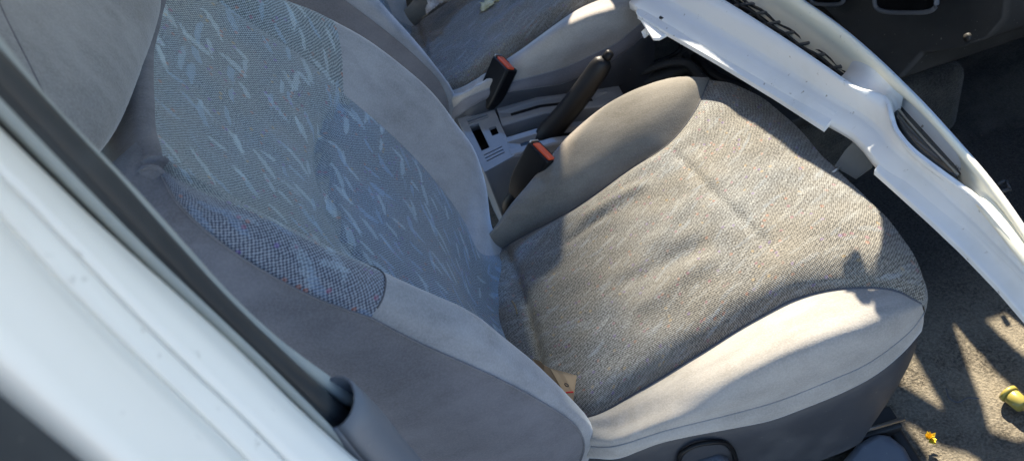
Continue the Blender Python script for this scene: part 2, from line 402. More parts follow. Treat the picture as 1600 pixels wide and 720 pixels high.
# plastic base
V0 = NH+V(0, .006, .004)
V2 = arcspline([V(-.03, -.215, -.21), V(.07, -.235, -.21), V(.17, -.278, -.21), V(.30, -.278, -.205), Y(1345, 690, -.27), Y(1352, 676, -.255)], NL)
V1 = V0*.5+V2*.5+V(.0, -.004, 0)+np.linspace(0, 1, NL)[:, None]**6*V(.012, 0, .004)
sb = grid('seat_base', loft([V0+V(0, .03, .0), V0+V(0, .002, -.002), V0+V(0, -.004, -.012), V1, V2], NL, 24, arc=False), M['base_plastic'], seat)
pf = V2[-1]; q0 = V0[-1]
bm = bmesh.new()
prism(bm, [q0+V(-.012, .01, -.02), q0+V(-.012, .42, -.02), V(pf[0]-.01, .17, pf[2]), V(pf[0]-.006, pf[1]+.004, pf[2])], V(-.02, 0, 0))
bm_obj('front_panel', bm, M['dark_plastic'], sb, False)
# lever pocket and lever in the base
rec = arcspline([Y(1060, 729, -.292), Y(1066, 707, -.2915), Y(1084, 696, -.291), Y(1110, 691, -.291), Y(1130, 691, -.2905), Y(1143, 701, -.290), Y(1150, 719, -.289), Y(1158, 747, -.288)], 40)
tube('lever_pocket', rec, .0032, M['black_plastic'], sb, 8)
bm = bmesh.new()
prism(bm, [Y(1072, 752, -.284), Y(1076, 725, -.284), Y(1092, 715, -.284), Y(1122, 706, -.284), Y(1135, 710, -.284), Y(1146, 729, -.284), Y(1152, 752, -.284)], V(0, -.014, 0))
bm_obj('recline_lever', bm, M['grey_plastic'], sb, True, .004)

# backrest ------------------------------------------------------------------
NB = 34
def two(lower, upper):
    """a curve from bottom to top, in two halves that meet where cloth and velour meet"""
    return np.concatenate([arcspline(lower, NB), arcspline(upper, NB)[1:]])
def bp(y, s, off): return B0+BU*s+BN*off+V(0, y, 0)
FI = two([bp(.125, -.05, .015), PB(747, 392, .014), PB(725, 345, .016), PB(665, 265, .024), PB(600, 200, .030), PB(537, 147, .032)],
         [PB(537, 147, .032), bp(.180, .38, .030), bp(.180, .45, .022), bp(.175, .56, .01)])
NI = two([bp(-.165, -.09, .012), bp(-.17, .03, .015), bp(-.175, .15, .026), bp(-.18, .33, .032)],
         [bp(-.18, .33, .032), bp(-.185, .39, .028), bp(-.18, .45, .020), PB(254, 258, .010)])
FCB = two([V(.045, .20, -.05), Y(757, 340, .205), Y(756, 290, .218), Y(745, 245, .228), Y(715, 195, .236), Y(675, 145, .242), Y(625, 100, .247), Y(565, 57, .250), Y(520, 32, .250)],
          [Y(520, 32, .250), Y(490, 17, .247), Y(440, -2, .238), bp(.222, .50, .05), bp(.20, .56, .02)])
NCB = two([Y(905, 780, -.226), Y(922, 718, -.228), Y(926, 688, -.23), Y(920, 655, -.230), Y(894, 624, -.227), Y(838, 569, -.222), Y(788, 528, -.220), Y(740, 491, -.220), Y(660, 456, -.222), Y(600, 430, -.224)],
          [Y(600, 430, -.224), Y(500, 385, -.222), Y(400, 335, -.214), PB(320, 298, .030), PB(275, 278, .018), PB(255, 264, .011)])
NSB = two([Y(880, 790, -.252), Y(904, 724, -.255), Y(912, 695, -.257), Y(898, 664, -.260), Y(850, 630, -.262), Y(790, 597, -.263), Y(710, 560, -.264), Y(650, 533, -.264), Y(580, 496, -.264)],
          [Y(580, 496, -.264), Y(500, 468, -.261), Y(420, 428, -.254), Y(330, 368, -.238), PB(276, 316, .022), PB(252, 274, .010)])
NT2 = 2*NB-1
nb = 44
top_r = arcspline([FI[-1], PB(262, 0, .004), PB(249, 75, .004), PB(247, 150, .004), PB(249, 215, .006), NI[-1]], nb); bot_r = arcspline([FI[0], bp(0, -.05, .0), NI[0]], nb)
S = coons(FI, NI, bot_r, top_r)
u = np.linspace(0, 1, nb)[:, None]; v = np.linspace(0, 1, NT2)[None]
prof = np.sin(np.clip(np.minimum(u, 1-u)/.12, 0, 1)*math.pi/2)
ss = (S-B0) @ BU
off = -.012*np.sin(u*math.pi) + .012*np.exp(-((ss-.15)/.09)**2)*np.sin(u*math.pi)
cr = np.array([((PB(a, b, .02)-B0) @ BU, PB(a, b, .02)[1]) for a, b in ((537, 147), (512, 185), (505, 220), (508, 260), (520, 310), (533, 360), (552, 400))])
crd = np.array([np.interp(np.linspace(0, 1, 80), np.linspace(0, 1, len(cr)), cr[:, k]) for k in (0, 1)]).T
dist = np.sqrt(((np.stack([ss, S[..., 1]], -1)[:, :, None]-crd[None, None])**2).sum(-1)).min(-1)
side = ss < np.interp(S[..., 1], crd[::-1, 1], crd[::-1, 0])
off = off - .009*np.exp(-(dist/.007)**2) + np.where(side, .006*(1-np.exp(-dist/.02)), .004*(1-np.exp(-dist/.03)))
off = off*prof + wrinkle(S, .0014, 40, 11)*prof
S = S+off[..., None]*BN
bpn = grid('backrest_panel', S, M['cloth_back'], seat, flip=True)
bpn.data.materials.append(M['cloth_back_bluer'])  # backrest cloth in a bluer mix below the crease
mk = (side[:-1, :-1] & side[1:, 1:]).ravel()
bpn.data.polygons.foreach_set('material_index', mk.astype(np.int32))
# far bolster
FQ = FCB+V(-.035, .012, -.012); FR = FCB+V(-.10, .004, -.03)
G = loft([FI, FI*.5+FCB*.5+BN*.006, FCB, FCB+V(-.012, .010, -.002), FQ, FR], NT2, 24, arc=False)
G += (wrinkle(G, .0010, 40, 13)*np.sin(np.linspace(0, math.pi, 24))[:, None])[..., None]*BN
grid('backrest_bolster', G[:, :NB], M['velour'], seat, flip=True)
grid('backrest_wing', G[:, NB-1:], M['cloth_back'], seat, flip=True, us=-1, uv0=(0, np.linalg.norm(np.diff(S, axis=1), axis=2).mean(0)[:NB-1].sum()))
# near bolster
G = loft([NI, NI*.45+NCB*.55+BN*.010, NCB, NCB*.5+NSB*.5+BN*.006+V(0, -.006, 0), NSB], NT2, 24, arc=False)
grid('backrest_bolster', G[:, :NB], M['velour'], seat)
kc = 12
GW = G
grid('backrest_wing', G[:kc+1, NB-1:], M['cloth_back'], seat, uv0=(.4, .35))
grid('wing_edge', G[kc:, NB-1:], M['cloth_wing'], seat, uv0=(.4, .35))
tube('piping', NSB+V(.001, -.0012, 0), .0010, M['velour_side'], seat, 6)
tube('piping', G[::-1, NB-1][2:-1]+BN*.0006, .0009, M['thread'], seat, 6)
# side panel (outer flank), back shell, shoulder
NK = two([V(.0, -.268, -.13), bp(-.275, .10, -.055), bp(-.275, .33, -.06)], [bp(-.275, .33, -.06), bp(-.272, .44, -.055), bp(-.262, .50, -.05), bp(-.23, .54, -.045)])
NKb = NK+V(-.07, .01, -.02)
Gs = loft([NSB, NSB*.6+NK*.4+V(0, -.010, 0), NK, NKb], NT2, 20, arc=False)
r0 = Gs[:, -1]
ext = loft([r0, r0+BU*.006+V(-.002, .003, 0), r0+BU*.014+V(-.006, .016, 0), r0+BU*.016+V(-.012, .05, 0)], len(r0), 10, arc=False).transpose(1, 0, 2)
grid('side_panel', np.concatenate([Gs, ext[:, 1:]], axis=1), M['velour_side'], seat)
FK = FR+V(-.04, -.01, 0)
grid('back_panel', loft([NKb, NKb*.5+FK*.5+V(-.03, 0, 0), FK], NT2, 12), M['velour_side'], seat)
grid('back_panel', loft([FR, FR*.5+FK*.5+V(0, .006, 0), FK], NT2, 8), M['velour_side'], seat)
# shoulder strip between the cloth and the headrest
a = np.concatenate([[NSB[-1]+V(-.045, -.07, -.016), NSB[-1]+V(-.018, -.028, -.008), NSB[-1]+V(-.005, -.006, -.004)], GW[::-1, -1], S[::-1, -1][1:], arcspline([FI[-1], FCB[-1], FQ[-1]], 10)[1:]])
grid('shoulder', loft([a, a+BU*.006+BN*.001, a+BU*.014-BN*.006, a+BU*.016-BN*.03, a+BU*.0-BN*.12], len(a), 14, arc=False), M['velour_side'], seat)
# headrest: padded block with rounded edges, a welt round its face
def pad(c, size, ax, n=22, e=3.2):
    ax = np.array(ax).T; vs = []; faces = []
    nu_, nv_ = 2*n, n
    for j in range(nv_+1):
        ph = -math.pi/2+math.pi*j/nv_
        for i in range(nu_):
            t = 2*math.pi*i/nu_
            d = np.array([math.cos(ph)*math.cos(t), math.cos(ph)*math.sin(t), math.sin(ph)])
            r = 1/(np.abs(d/ (np.array(size)/2))**e).sum()**(1/e)
            vs.append(np.array(c)+ax @ (d*r))
    for j in range(nv_):
        for i in range(nu_):
            k2 = (i+1) % nu_
            faces.append([j*nu_+i, j*nu_+k2, (j+1)*nu_+k2, (j+1)*nu_+i])
    return vs, faces
th2 = math.radians(16)
hx = V(math.cos(th2), 0, math.sin(th2)); hz = V(-math.sin(th2), 0, math.cos(th2))
vs, fc = pad(bp(-.012, .694, -.030), (.135, .43, .285), [hx, V(0, 1, 0), hz], 48, 4.2)
hr = mesh_obj('headrest', vs, fc, M['velour_head'], seat)
def on_mesh(verts, a, b):
    q = np.array(verts); q = q[(q-CAM) @ _F > 0]; d = q-CAM; k_ = FPX/(d @ _F)
    e = (800+k_*(d @ _R)-a)**2+(360-k_*(d @ _U)-b)**2+(np.linalg.norm(d, axis=1)*200)**2*.02
    return q[np.argmin(e)]
vs2, _f = pad(bp(-.012, .694, -.030), (.135, .43, .285), [hx, V(0, 1, 0), hz], 160, 4.2)
for line in (((-12, -20), (8, 25), (36, 85), (64, 143), (85, 180)),):
    tube('headrest_seam', arcspline([on_mesh(vs2, a_, b_) for a_, b_ in line], 40), .0007, M['velour_side'], hr, 6)
adopt(seat)

# the far seat: a copy of the seat and of its parts
D = .77
def copy_tree(o, parent=None):
    c = o.copy(); COL.objects.link(c)
    if parent is not None: c.parent = parent
    for ch in list(o.children):
        if not ch.name.startswith(('lever_pocket', 'recline_lever')): copy_tree(ch, c)   # no lever on the inner side of the far seat
    return c
seat2 = copy_tree(seat)
seat2.name = 'car_seat.001'
seat2.location = (seat.location.x-.07, seat.location.y+D, seat.location.z+.035)
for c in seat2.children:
    if c.name.startswith('cushion_skirt'): c.data = c.data.copy(); c.data.materials[0] = M['velour_side']  # shade on the far seat's skirt put in as darker velour
seat2['label'] = 'far front car seat beyond the handbrake, with dry leaves lying on its cushion'

# ------------------------------------------------------------------ door pillar with its seals
pil = empty('door_pillar', (-.04, -.48, -.3), 'white painted car door pillar with black rubber seal, blurred in front of the seat', 'door pillar')
def zline(pts, y, n=20, ext=.5):
    p = [Y(a, b, y) for a, b in pts]
    d0 = (p[0]-p[1])/np.linalg.norm(p[0]-p[1]); d1 = (p[-1]-p[-2])/np.linalg.norm(p[-1]-p[-2])
    return arcspline([p[0]+d0*.22]+p+[p[-1]+d1*ext], n)
W0 = zline([(0, 200), (165, 360), (300, 480), (420, 590), (490, 660), (600, 752)], -.452)
W1 = zline([(0, 270), (90, 360), (175, 450), (250, 530), (330, 600), (430, 700)], -.490)
W2 = zline([(0, 330), (60, 400), (140, 480), (220, 560), (320, 650), (390, 720)], -.505)
W3 = zline([(0, 430), (100, 530), (200, 625), (300, 720)], -.528)
W4 = zline([(0, 555), (100, 645), (190, 722)], -.552)
W0, W1, W2, W3, W4 = [arcspline(w, 40) for w in (W0, W1, W2, W3, W4)]
dx = V(1, 0, 0)
prof_ = [W0-dx*.03+V(0, .012, 0), W0-dx*.004+V(0, .002, 0), W0, W0*.5+W1*.5+dx*.003, W1+V(0, .0018, 0), W1-dx*.009, W1+V(0, -.0012, 0), W1*.4+W2*.6+dx*.001, W2+V(0, .0015, 0), W2-dx*.005, W2+V(0, -.0012, 0), W3*.5+W2*.5+dx*.004, W3+dx*.004, W4+dx*.002, W4-dx*.006+V(0, -.004, 0), W4-dx*.05+V(0, -.012, 0)]
grid('pillar_skin', np.concatenate([loft([prof_[i], prof_[i+1]], 40, 4, arc=False)[:(4 if i == len(prof_)-2 else 3)] for i in range(len(prof_)-1)]), M['white'], pil)
# inner trim of the pillar and the seals
T0 = arcspline(zline([(0, 120), (80, 205), (165, 292), (250, 385), (350, 490), (430, 565), (500, 628), (560, 680)], -.425, 20, .01), 60)
tube('door_seal', T0+V(-.004, .004, 0), .0088, M['rubber'], pil, 14, (1, 1), (1, 0, 0))
T1 = arcspline(zline([(0, 92), (80, 188), (165, 272), (250, 362), (350, 470), (430, 542), (510, 600)], -.408, 20, .03), 60)
tube('seal_lip', T1+V(.0, .001, 0), .0052, M['rubber_grey'], pil, 10, (1, 1), (1, 0, 0))
T2 = arcspline(zline([(0, 165), (100, 268), (180, 350), (260, 425), (360, 520), (430, 585), (490, 645)], -.440), 60)
tube('seal_lip', T2+V(-.001, .0, 0), .0030, M['rubber_grey'], pil, 10, (1, 1), (1, 0, 0))
T3 = T0+V(-.016, .004, 0)
tube('seal_channel', T3, .018, M['rubber'], pil, 10, (1, 1), (1, 0, 0))
# plastic sleeve at the lower end of the seal
s0 = Y(505, 600, -.418); s1 = Y(528, 640, -.43)
ax0 = Y(522, 628, -.424); ax1 = Y(600, 715, -.424); dd = (ax1-ax0)/np.linalg.norm(ax1-ax0)
path = [ax0+dd*t for t in np.linspace(0, .45, 24)]
r_ = np.concatenate([[.0172, .0195, .0205, .020], np.linspace(.0198, .024, 20)])
G = sweep_pts(path, r_, 20, (1, 1), (1, 0, 0))
for i in range(20):                                   # slanted mouth
    w = 2*math.pi*i/20
    G[i, 0] += dd*.006*math.cos(w+.6); G[i, 1] += dd*.005*math.cos(w+.6)
G = np.concatenate([G, G[:1]])
grid('seal_sleeve', G, M['grey_plastic'], pil, solid=.002, flip=True)
bm = bmesh.new()
box(bm, (-.09, -.475, .35), (.05, .13, 1.3)); bm_obj('pillar_core', bm, M['dark_plastic'], pil, False, .01)
bm = bmesh.new()
prism(bm, [W4[0]+V(-.003, -.012, 0), W4[-1]+V(-.003, -.012, 0), W4[-1]+V(-.05, -.16, 0), W4[0]+V(-.05, -.16, 0)], V(-.02, 0, 0))
bm_obj('outer_seal', bm, M['rubber'], pil, False)
adopt(pil)

# ------------------------------------------------------------------ centre console
con = empty('center_console', (.2, .38, -.27), 'grey plastic centre console with slots and vents, between the two seats', 'console')
def slab(name, pts, dz, mat, parent, bev=.002, seg=2):
    bm = bmesh.new(); prism(bm, [np.array(p) for p in pts], V(0, 0, dz)); bmesh.ops.recalc_face_normals(bm, faces=bm.faces)
    return bm_obj(name, bm, mat, parent, True, bev, seg)
CZ = -.012
cA, cB, cC, cD = Z(715, 186, CZ), Z(757, 269, CZ), Z(804, 243, CZ), Z(771, 168, CZ)
def cp(s, t, dz=0):      # s rear->front, t far->near on the console's rear panel
    return (cA*(1-s)*(1-t)+cB*(1-s)*t+cC*s*t+cD*s*(1-t))+V(0, 0, dz)
# panel with real openings: built as bars round the slot and the small square hole
ps = [0, .12, .42, .58, .80, 1.0]; pt = [0, .09, .22, .40, .55, .70, .93, 1.0]
bm = bmesh.new(); vt = {}
sN, tN = 40, 56
def hole(s, t):
    if .20 < s < .46 and .20 < t < .68: return True
    if .66 < s < .86 and .36 < t < .52: return True
    for t0 in (.055, .095, .135, .745, .80, .855):
        if t0 < t < t0+.022 and .20 < s < .78: return True
    return False
fs = []
for i in range(sN):
    for j in range(tN):
        if hole((i+.5)/sN, (j+.5)/tN): continue
        q = []
        for a, b in ((i, j), (i, j+1), (i+1, j+1), (i+1, j)):
            if (a, b) not in vt: vt[a, b] = bm.verts.new(tuple(cp(a/sN, b/tN)))
            q.append(vt[a, b])
        bm.faces.new(q)
bmesh.ops.recalc_face_normals(bm, faces=bm.faces)
o = bm_obj('slotted_panel', bm, M['console_plastic'], con, False); m = o.modifiers.new('t', 'SOLIDIFY'); m.thickness = .006; m.offset = -1
if o.data.polygons[0].normal.z < 0: o.data.flip_normals()
slab('panel_well', [cp(.05, .03, -.035), cp(.05, .97, -.035), cp(.95, .97, -.035), cp(.95, .03, -.035)], -.01, M['black_plastic'], con, .001)
# side walls
bm = bmesh.new()
prism(bm, [cp(0, 1, -.002), cp(1, 1, -.002), V(.36, cp(1, 1)[1]+.0, -.07), V(.36, cp(1, 1)[1], -.27), cp(0, 1)*V(1, 1, 0)+V(0, 0, -.27)], V(0, .005, 0))
bmesh.ops.recalc_face_normals(bm, faces=bm.faces); bm_obj('side_wall', bm, M['console_plastic'], con, True, .002)
bm = bmesh.new()
prism(bm, [cp(0, 0, -.002), cp(1, 0, -.002), V(.36, cp(1, 0)[1], -.07), V(.36, cp(1, 0)[1], -.27), cp(0, 0)*V(1, 1, 0)+V(0, 0, -.27)], V(0, -.005, 0))
bmesh.ops.recalc_face_normals(bm, faces=bm.faces); bm_obj('side_wall', bm, M['console_plastic'], con, True, .002)
bm = bmesh.new()
prism(bm, [cp(0, 0, -.003), cp(0, 1, -.003), cp(0, 1, -.27), cp(0, 0, -.27)], V(.005, 0, 0))
bmesh.ops.recalc_face_normals(bm, faces=bm.faces); bm_obj('rear_wall', bm, M['console_plastic'], con, True, .001)
# rails beside the handbrake slot, each with a groove, falling to the front
def rail(y0, y1, x0, x1, z0, z1):
    bm = bmesh.new(); w = y1-y0
    ysec = [(y0, -.05), (y0, -.003), (y0+.004, 0), (y0+w*.30, 0), (y0+w*.36, -.010), (y0+w*.64, -.010), (y0+w*.70, 0), (y1-.004, 0), (y1, -.003), (y1, -.05)]
    xs_ = np.linspace(x0, x1, 10)
    rows = []
    for x in xs_:
        z = np.interp(x, (x0, x0+.08, x1), (z0, z0-.004, z1))
        k = np.clip((x-x0-.012)/.006, 0, 1)*np.clip((x1-.03-x)/.02, 0, 1)
        rows.append([bm.verts.new((x, y, z+(d if d < -.02 or d > -.008 else d*k))) for y, d in ysec])
    for i in range(9):
        for j in range(len(ysec)-1): bm.faces.new([rows[i][j], rows[i+1][j], rows[i+1][j+1], rows[i][j+1]])
    bm.faces.new(rows[0]); bm.faces.new(rows[-1][::-1])
    bmesh.ops.recalc_face_normals(bm, faces=bm.faces)
    r_ = bm_obj('rail', bm, M['console_plastic'], con, True, .0012, 2)
    bm = bmesh.new(); ga, gb = y0+w*.40, y0+w*.60
    zz = lambda x: np.interp(x, (x0, x0+.08, x1), (z0, z0-.004, z1))-.0075
    prism(bm, [V(x0+.022, ga, zz(x0+.022)), V(x0+.08, ga, zz(x0+.08)), V(x1-.06, ga, zz(x1-.06)), V(x1-.06, gb, zz(x1-.06)), V(x0+.08, gb, zz(x0+.08)), V(x0+.022, gb, zz(x0+.022))], V(0, 0, -.002))
    bmesh.ops.recalc_face_normals(bm, faces=bm.faces); bm_obj('groove_shade', bm, M['black_plastic'], r_, False)  # black strip laid in the rail's hollow, its shade put in as colour
    return r_
yF, yN = cp(1, 0)[1], cp(1, 1)[1]; xr = max(cp(1, 0)[0], cp(1, 1)[0])-.006
rail(yN+.001, yN+.062, xr, .36, CZ+.001, -.055)
rail(yF-.066, yF-.001, xr, .36, CZ+.001, -.055)
slab('handbrake_slot', [V(xr-.01, yN+.055, -.045), V(.36, yN+.055, -.075), V(.36, yF-.06, -.075), V(xr-.01, yF-.06, -.045)], -.01, M['black_plastic'], con, .001)
# forward tray with raised rims
tz = -.085
slab('tray', [V(.33, .29, tz), V(.66, .27, tz-.01), V(.66, .50, tz-.01), V(.33, .50, tz)], -.02, M['dark_plastic'], con, .004)
rimp = [V(.20, .495, -.06), V(.33, .492, -.058), Z(1000, 114, -.055), Z(1050, 98, -.055), Z(1075, 100, -.056), Z(1092, 118, -.06), Z(1110, 135, -.065)]
tube('tray_rim', arcspline(rimp, 50), .010, M['dark_plastic'], con, 10, (1, .8))
tube('tray_rim', arcspline([V(.33, .50, -.08), V(.45, .515, -.085), V(.60, .50, -.085), V(.70, .46, -.09)], 30), .014, M['dark_plastic'], con, 10)
slab('tray_step', [Z(1065, 92, -.09), Z(1084, 116, -.09), Z(1094, 110, -.09), Z(1074, 86, -.09)], .012, M['dark_plastic'], con, .003)
tube('cable', arcspline([Z(1085, 88, -.06), Z(1100, 100, -.055), Z(1118, 118, -.06), Z(1145, 130, -.07), Z(1175, 140, -.08)], 30), .009, M['black_plastic'], con, 10)
tube('cable', arcspline([Z(1060, 62, -.05), Z(1062, 78, -.05), Z(1045, 90, -.06), Z(1020, 98, -.06)], 24), .005, M['black_plastic'], con, 8)
# tunnel below
bm = bmesh.new(); box(bm, (.55, .38, -.19), (.8, .2, .16)); bm_obj('tunnel', bm, M['carpet'], con, True, .03, 4)
adopt(con)

# handbrake
hb = empty('handbrake', (.15, .37, -.05), 'black handbrake lever raised from the console slot, ribbed top catching light', 'handbrake')
h0, h1 = Y(838, 228, .375), Y(946, 92, .375)
ax = (h1-h0)/np.linalg.norm(h1-h0); Lh = np.linalg.norm(h1-h0)
upv = np.cross(ax, [0, 1, 0]); upv = -upv if upv[2] < 0 else upv
ts = np.linspace(-.25, 1, 40)
pth = [h0+ax*Lh*t+upv*(-.006*math.sin(max(0, t)*math.pi)) for t in ts]
rad = np.interp(ts, [-.25, .0, .12, .2, .3, .6, .9, .97, 1.0], [.016, .018, .021, .0235, .022, .021, .0198, .017, .010])
tube('grip', pth, rad, M['brake_plastic'], hb, 18, (.82, 1.0), tuple(upv))
for t in (.93,):
    c = h0+ax*Lh*t
tube('release_button', [h1+ax*.0, h1+ax*.006, h1+ax*.013, h1+ax*.016], [.0085, .0085, .008, .005], M['black_plastic'], hb, 14, (1, 1), tuple(upv))
bm = bmesh.new(); prism(bm, [h0-ax*.02-upv*.004+V(0, .006, 0), h0+ax*.065-upv*.010+V(0, .006, 0), h0+ax*.05-upv*.034+V(0, .006, 0), h0-ax*.02-upv*.036+V(0, .006, 0)], V(0, -.012, 0))
bmesh.ops.recalc_face_normals(bm, faces=bm.faces); bm_obj('lever_plate', bm, M['black_plastic'], hb, True, .003)
adopt(hb)

# buckles
def buckle(top, bottom, wdir, label, wid=.053, thk=.030):
    b = empty('seat_belt_buckle', bottom, label, 'buckle', 'seat belt buckles')
    a = (top-bottom)/np.linalg.norm(top-bottom); L = np.linalg.norm(top-bottom)
    w = wdir-a*(wdir @ a); w /= np.linalg.norm(w); t = np.cross(a, w)
    if t[1] > 0: t = -t
    Mx = np.stack([w, t, a], 1)
    bm = bmesh.new()
    secs = [(-.12, .62, .60), (.0, .75, .72), (.16, .90, .90), (.40, .98, .98), (.93, 1.0, 1.0), (1.0, .97, .95)]
    rings = []
    for s, kw, kt in secs:
        c = bottom+a*L*s; ring = []
        for x, y in ((-1, -.7), (-.85, -1), (.85, -1), (1, -.7), (1, .7), (.85, 1), (-.85, 1), (-1, .7)):
            ring.append(bm.verts.new(tuple(c+w*x*wid/2*kw+t*y*thk/2*kt)))
        rings.append(ring)
    for i in range(len(rings)-1):
        for j in range(8): bm.faces.new([rings[i][j], rings[i][(j+1) % 8], rings[i+1][(j+1) % 8], rings[i+1][j]])
    bm.faces.new(rings[0][::-1]); bm.faces.new(rings[-1])
    bmesh.ops.recalc_face_normals(bm, faces=bm.faces)
    bm_obj('housing', bm, M['black_plastic'], b, True, .002)
    bm = bmesh.new(); box(bm, top+a*.0005+t*.002+w*.002, (wid*.76, thk*.50, .006), Mx); bm_obj('release_button', bm, M['red_plastic'], b, True, .002)
    bm = bmesh.new(); box(bm, top+a*.001-w*wid*.44+t*.002, (wid*.06, thk*.6, .006), Mx); bm_obj('edge_clip', bm, M['metal'], b, True, .0008)
    st = arcspline([bottom-V(.03, 0, .10), bottom-a*.03-V(.008, 0, 0), bottom+a*.006], 12)
    tube('stalk', st, [.010]*12, M['black_plastic'], b, 10, (1.3, .6), tuple(t))
    adopt(b); return b
buckle(Y(790, 99, .500), Y(763, 158, .498), V(.52, -.86, 0), 'black buckle with red button, against the far seat cushion')
buckle(Y(849, 236, .215), Y(812, 300, .215), V(.63, -.78, 0), 'black buckle with red button, against the near seat cushion')

# ------------------------------------------------------------------ the loose white front bumper lying across
bum = empty('front_bumper', (.6, .05, -.1), 'loose white front bumper cover lying across the cabin in front of the seat', 'bumper')
NBm = 90
E0 = [(985, 4, .112), (1045, 38, .114), (1110, 76, .116), (1210, 134, .118), (1297, 186, .119), (1318, 197, .120), (1336, 208, .120), (1352, 224, .120), (1366, 242, .12), (1376, 254, .119), (1390, 266, .118), (1415, 286, .116), (1466, 330, .114), (1518, 376, .11), (1580, 436, .105), (1660, 526, .095), (1740, 632, .065)]
E1 = [(1000, -6, .119), (1054, 26, .121), (1120, 63, .123), (1219, 120, .125), (1300, 168, .127), (1322, 180, .127), (1342, 192, .128), (1360, 206, .128), (1376, 224, .128), (1388, 238, .127), (1402, 250, .127), (1427, 270, .125), (1477, 315, .122), (1528, 362, .118), (1592, 426, .113), (1672, 516, .103), (1750, 620, .073)]
L2 = [(1012, -20, .126), (1066, 10, .128), (1132, 48, .131), (1230, 104, .134), (1306, 152, .136), (1326, 162, .136), (1348, 174, .137), (1368, 188, .137), (1386, 206, .137), (1398, 222, .137), (1412, 236, .137), (1438, 256, .135), (1488, 302, .131), (1540, 350, .126), (1604, 416, .12), (1684, 506, .11), (1760, 610, .08)]
Gi = [(1050, -50, .160), (1105, -12, .162), (1170, 28, .164), (1235, 70, .166), (1290, 108, .167), (1318, 128, .167), (1340, 141, .167), (1364, 146, .167), (1386, 154, .167), (1390, 176, .167), (1396, 202, .166), (1424, 236, .164), (1484, 280, .16), (1530, 312, .155), (1590, 385, .15), (1670, 480, .14), (1750, 585, .11)]
def crv(c, n=NBm, it=2):
    p = np.array([Z(a, b, z) for a, b, z in c]); q = spline(p, n, np.linspace(0, 1, n))
    k = np.linspace(0, 1, len(p)); t = np.linspace(0, 1, n)
    q = np.stack([np.interp(t, k, p[:, w_]) for w_ in range(3)], 1)
    for _ in range(it): q[1:-1] = q[1:-1]*.5+(q[:-2]+q[2:])*.25
    return q
NBm = 150
e0, e1, c2, cG = crv(E0, it=4), crv(E1, it=6), crv(L2, it=10), crv(Gi, it=4)
def strips(*s_):
    return np.concatenate([loft(list(q), len(q[0]), n_, arc=False)[:(n_ if k_ == len(s_)-1 else n_-1)] for k_, (q, n_) in enumerate(s_)])
G = strips(((e0+V(0, 0, -.012), e0+V(0, 0, -.001)), 3), ((e0+V(0, 0, -.001), e0+V(.0006, .0006, 0)), 2), ((e0+V(.0006, .0006, 0), e1), 3), ((e1, e1*.5+c2*.5+V(.001, .001, -.0015), c2), 7),
           ((c2, c2*.5+cG*.5+V(0, 0, .009), cG), 16), ((cG, cG+V(.003, .002, -.003), cG+V(.005, .004, -.016)), 6))
grid('cover_panel', G, M['bumper'], bum, solid=.003)
# the two raised mounting flanges along its edge, with the cut-out between them
def flange(outer, inner):
    o_, i_ = crv(outer, 40, 1)+V(0, 0, .003), crv(inner, 40, 1)+V(0, 0, .0015)
    d_ = V(0, 0, -.008)
    G_ = strips(((i_+d_, i_), 2), ((i_, i_*.96+o_*.04+V(0, 0, .0012), i_*.8+o_*.2+V(0, 0, .0016)), 4), ((i_*.8+o_*.2+V(0, 0, .0016), i_*.72+o_*.28, i_*.1+o_*.9+V(0, 0, -.0006), o_, o_+V(0, 0, -.0015), o_+d_), 12))
    f_ = grid('flange', G_, M['bumper'], bum)
    for q in (0, -1):
        r_ = G_[:, q]; bm_ = bmesh.new()
        if q == 0: pass
        vs_ = [bm_.verts.new(tuple(p_)) for p_ in r_]; bm_.faces.new(vs_)
        bm_.to_mesh(me_ := bpy.data.meshes.new('flange_end')); me_.materials.append(M['bumper']); bm_.free()
        oo = bpy.data.objects.new('flange_end', me_); COL.objects.link(oo); oo.parent = f_
flange([(996, 26, .108), (1040, 52, .109), (1112, 93, .110), (1210, 152, .112), (1288, 202, .113)], [(1010, 0, .119), (1058, 26, .121), (1122, 64, .123), (1222, 122, .125), (1309, 176, .126)])
flange([(1366, 268, .112), (1400, 298, .111), (1452, 345, .109), (1502, 392, .106), (1560, 452, .10), (1640, 545, .09), (1720, 655, .06)], [(1386, 240, .126), (1424, 268, .1245), (1474, 312, .1215), (1526, 360, .1175), (1590, 425, .1125), (1670, 515, .1025), (1750, 620, .0725)])
# far wall of the openings, lip and underside
L5 = [(1190, -50, .185), (1240, -8, .187), (1285, 22, .188), (1323, 50, .188), (1362, 84, .188), (1392, 112, .187), (1420, 140, .186), (1448, 168, .185), (1474, 197, .183), (1500, 226, .18), (1528, 258, .176), (1556, 292, .17), (1592, 342, .163), (1632, 405, .155), (1705, 505, .145), (1790, 610, .11)]
Wd = [(1090, -50, .120), (1150, -4, .122), (1205, 36, .124), (1262, 76, .125), (1318, 116, .127), (1362, 146, .130), (1398, 158, .130), (1430, 174, .128), (1458, 196, .126), (1487, 240, .124), (1530, 309, .1545), (1560, 346, .1525), (1590, 384, .150), (1630, 432, .145), (1670, 479, .140), (1750, 584, .11)]
c5, cW = crv(L5, it=10), crv(Wd, it=3)
grid('inner_wall', loft([cW+V(-.003, -.003, -.006), cW, cW*.5+c5*.5+V(.004, .004, -.004), c5+V(-.002, -.002, -.0015), c5], NBm, 16, arc=False), M['cream'], bum, solid=.003)
grid('lower_lip', loft([c5, c5+V(.004, .004, -.002), c5+V(.010, .010, -.02), c5+V(.004, .004, -.05)], NBm, 8, arc=False), M['bumper'], bum)
